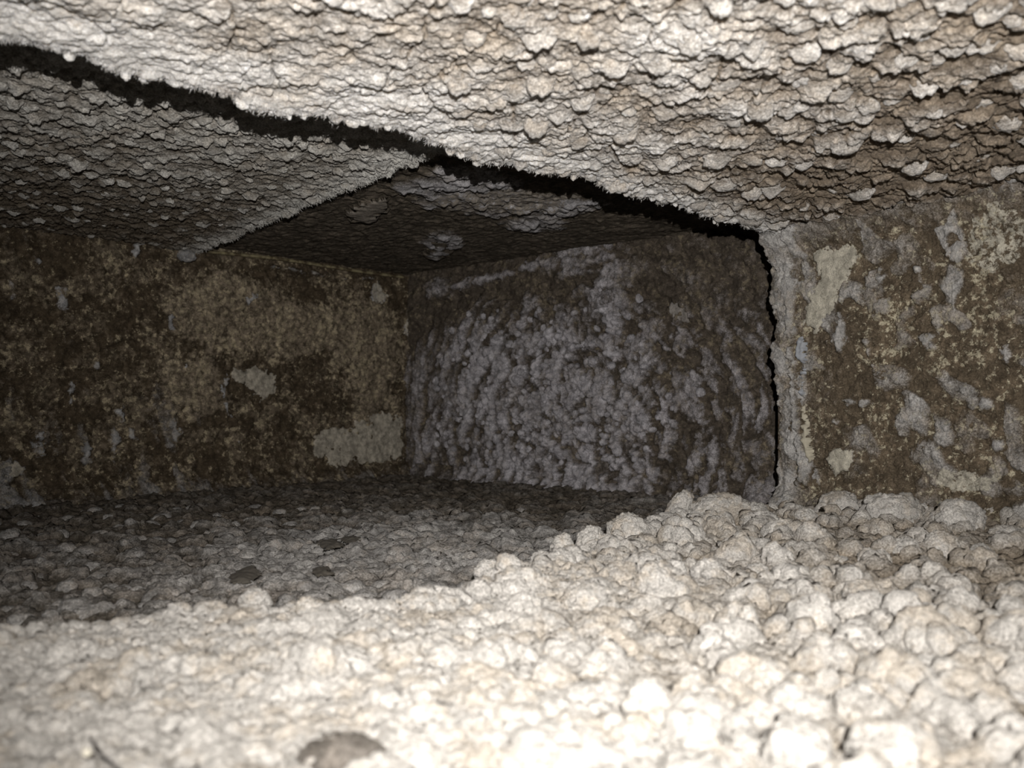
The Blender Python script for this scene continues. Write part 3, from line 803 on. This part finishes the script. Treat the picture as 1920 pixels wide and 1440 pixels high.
# ------------------------------------------------------------------ metal seam along the top of the left wall
def strip(name, pts, w, mat, label, cat, kind=None):
    pts = [np.asarray(p, float) for p in pts]; vs = []; fs = []
    for i, p in enumerate(pts):
        d = pts[min(i + 1, len(pts) - 1)] - pts[max(i - 1, 0)]; d /= np.linalg.norm(d)
        s_ = np.cross(d, (0, 0, 1)); s_ /= np.linalg.norm(s_); u_ = np.cross(s_, d)
        for k in range(6):
            a = k * math.pi / 3; vs.append(p + (s_ * math.cos(a) + u_ * math.sin(a)) * w)
    for i in range(len(pts) - 1):
        for k in range(6): fs.append((i * 6 + k, i * 6 + (k + 1) % 6, i * 6 + 6 + (k + 1) % 6, i * 6 + 6 + k))
    me = mesh_from(name, vs, fs)
    return tag(link(name, me, mat), label, cat, None, kind)
def seam_pt(px, py, off=.012):
    t_, z_ = at_wall(px, py, K0, A_DIR); return np.array([K0[0] + A_DIR[0] * t_ - nA[0] * off, K0[1] + A_DIR[1] * t_ - nA[1] * off, z_])
strip('trim_1', [seam_pt(x, y) for x, y in ((385, 474), (430, 478), (490, 484), (550, 492), (600, 500), (650, 508), (700, 515), (748, 521))], .0028, M_SEAM,
      'thin brass toned metal seam along the top of the left wall', None, 'structure')
wall_crust('lint_ridge', WA, [(470, 492), (560, 505), (640, 520), (700, 522), (640, 528), (560, 515), (500, 505)], M_A, .008, 2310, off=.006, soft=.008, rough=.004, fuzz=.7, step=.002, label='thin grey lint ridge below the metal seam of the left wall', cat='lint ridge')

# ------------------------------------------------------------------ things lying on the floors
def clump_at(px, py, z, r, sq, seed, label, mat=M_NF, rot=(0, 0, 0), name='lint_clump'):
    c = at_z(px, py, z)
    o = link(name, clump_mesh(name, seed, mat, ICO5, sq, 1.9), None)
    o.scale = (r, r, r); o.location = tuple(c); o.rotation_euler = rot
    return tag(o, label, 'lint clump')
clump_at(1178, 1000, -.106, .0150, (1, 1, 1), 301, 'domed pale lint clump on the heap crest left of the spur')
clump_at(1270, 962, -.104, .0145, (.7, .7, 1.5), 302, 'upright spur of lint standing on the heap crest', rot=(0, .5, 0))
clump_at(1350, 964, -.104, .0200, (1.3, 1, .9), 303, 'broad white lint clump topping the heap crest before the end wall')
clump_at(1425, 985, -.108, .0150, (1.1, 1, .8), 304, 'low white lint clump on the crest left of the flange')
clump_at(1572, 965, -.108, .0200, (1, 1, 1.0), 305, 'big round grey lint clump at the foot of the flange')
clump_at(1672, 975, -.104, .0220, (1.15, 1, 1.0), 306, 'big rounded lint clump against the right wall foot')
clump_at(1487, 958, -.104, .0060, (1, 1, 1), 307, 'tiny round lint ball at the foot of the flange edge')
clump_at(1108, 1018, -.108, .0105, (1, 1, 1.1), 308, 'knobbly lint clump on the crest slope below the domed clump')
clump_at(1055, 1035, -.108, .0095, (.9, 1, 1.2), 309, 'small upright lint clump halfway down the heap crest')
clump_at(915, 1072, -.113, .0070, (1.2, 1, 1.1), 310, 'tan lint clump at the low end of the right crest')
clump_at(478, 1132, -.108, .0070, (1.1, 1, 1.), 311, 'pale lint knob rising from the left part of the heap edge')
clump_at(640, 1424, -.100, .0085, (1.3, 1, .7), 312, 'blurred grey brown lint lump at the bottom picture edge', M_GREY)

for k, (pix, lab) in enumerate((([(592, 1014), (630, 1010), (645, 1022), (610, 1030)], 'flat dark flake on the grey floor below the large crust patch'),
                                ([(640, 1008), (668, 1004), (682, 1012), (655, 1018)], 'small dark flake right of the larger flake on the grey floor'),
                                ([(432, 1078), (470, 1060), (488, 1070), (470, 1090), (440, 1092)], 'largest dark flake on the grey floor near the heap edge'),
                                ([(585, 1066), (612, 1060), (622, 1074), (596, 1080)], 'dark crumb on the grey floor just behind the heap edge'))):
    flat_crust('dust_flake', Z_LF + .013, pix, M_DARK, .0015, 2400 + k, 1, off=.0, rough=.0018, soft=.006, lump=.0005, skirt=.001, label=lab, cat='flake')

hp = [at_z(x, y, z) for x, y, z in ((170, 1386, -.095), (176, 1394, -.092), (180, 1407, -.0905), (192, 1419, -.090), (207, 1430, -.0905), (224, 1444, -.0915), (245, 1462, -.093))]
strip('hair_strand', hp, .0004, M_HAIR, 'short black hair curling out of the lint at bottom left', 'hair')
v, f = ICO3
bead = link('lint_bead', mesh_from('lint_bead', v * (1 + 0.08 * fbm(v[:, 0] * 2, v[:, 1] * 2, v[:, 2] * 2, 91, 2))[:, None], f), M_BEAD)
bead.scale = (.0013, .0013, .0012); bead.location = tuple(at_z(163, 1411, -.0935))
tag(bead, 'tiny pale round bead beside the black hair', 'bead')

# dark grit strewn over the near heap
rng = np.random.default_rng(5)
gp = pick(NF_P, 260, 16, (300, 960, 1930, 1300), 57)
gv, gf = [], []
for q in gp:
    s_ = rng.uniform(.0004, .0011); b0 = len(gv)
    for d in ((1, 0, 0), (-.6, .8, 0), (-.5, -.9, .1), (.1, 0, 1.1)): gv.append(np.asarray(q) + np.array([0, 0, .0012]) + np.asarray(d) * s_ * rng.uniform(.6, 1.5, 3))
    gf += [(b0, b0 + 1, b0 + 3), (b0 + 1, b0 + 2, b0 + 3), (b0 + 2, b0, b0 + 3), (b0, b0 + 2, b0 + 1)]
tag(link('grit', mesh_from('grit', gv, gf, False), M_DARK, near_floor), None, None, None, 'stuff')

# ------------------------------------------------------------------ hair-fine fringe on the broken ceiling edges
def fringe(P, mask, n, length, width, mat, parent, seed, out):
    rng = np.random.default_rng(seed)
    Q = P[mask]; Q = Q[rng.integers(0, len(Q), n)]
    Q = Q + rng.normal(0, .0008, Q.shape)
    d = rng.normal(0, .55, (n, 3)); d[:, 2] -= 0.75; d[:, :2] += np.asarray(out) * 0.6
    d /= np.linalg.norm(d, axis=1, keepdims=True)
    Ls = length * rng.uniform(.35, 1.0, (n, 1)) ** 1.5
    side = np.cross(d, rng.normal(0, 1, (n, 3))); side /= np.linalg.norm(side, axis=1, keepdims=True)
    bend = rng.normal(0, .3, (n, 3))
    mid = Q + d * Ls * .5; tip = Q + (d + bend * .6) * Ls
    V = np.stack([Q - side * width, Q + side * width, mid + side * width * .7, mid - side * width * .7, tip], 1).reshape(-1, 3)
    b0 = (np.arange(n) * 5)[:, None]
    F = np.concatenate([b0 + [0, 1, 2], b0 + [0, 2, 3], b0 + [3, 2, 4]], 0)
    me = mesh_from('lint_fringe', V, F)
    attr(me, 'fuzz', np.full(len(V), .95)); attr(me, 'pale', np.zeros(len(V)))
    return tag(link('lint_fringe', me, mat, parent), None, None, None, 'stuff')
fringe(NC_P, NC_RIM, 7000, .0036, .00025, M_NC, near_ceiling, 61, -e_in)
fringe(LC_P, LC_RIM, 5000, .0042, .0003, M_LC, cross_ceiling, 62, -s_in)
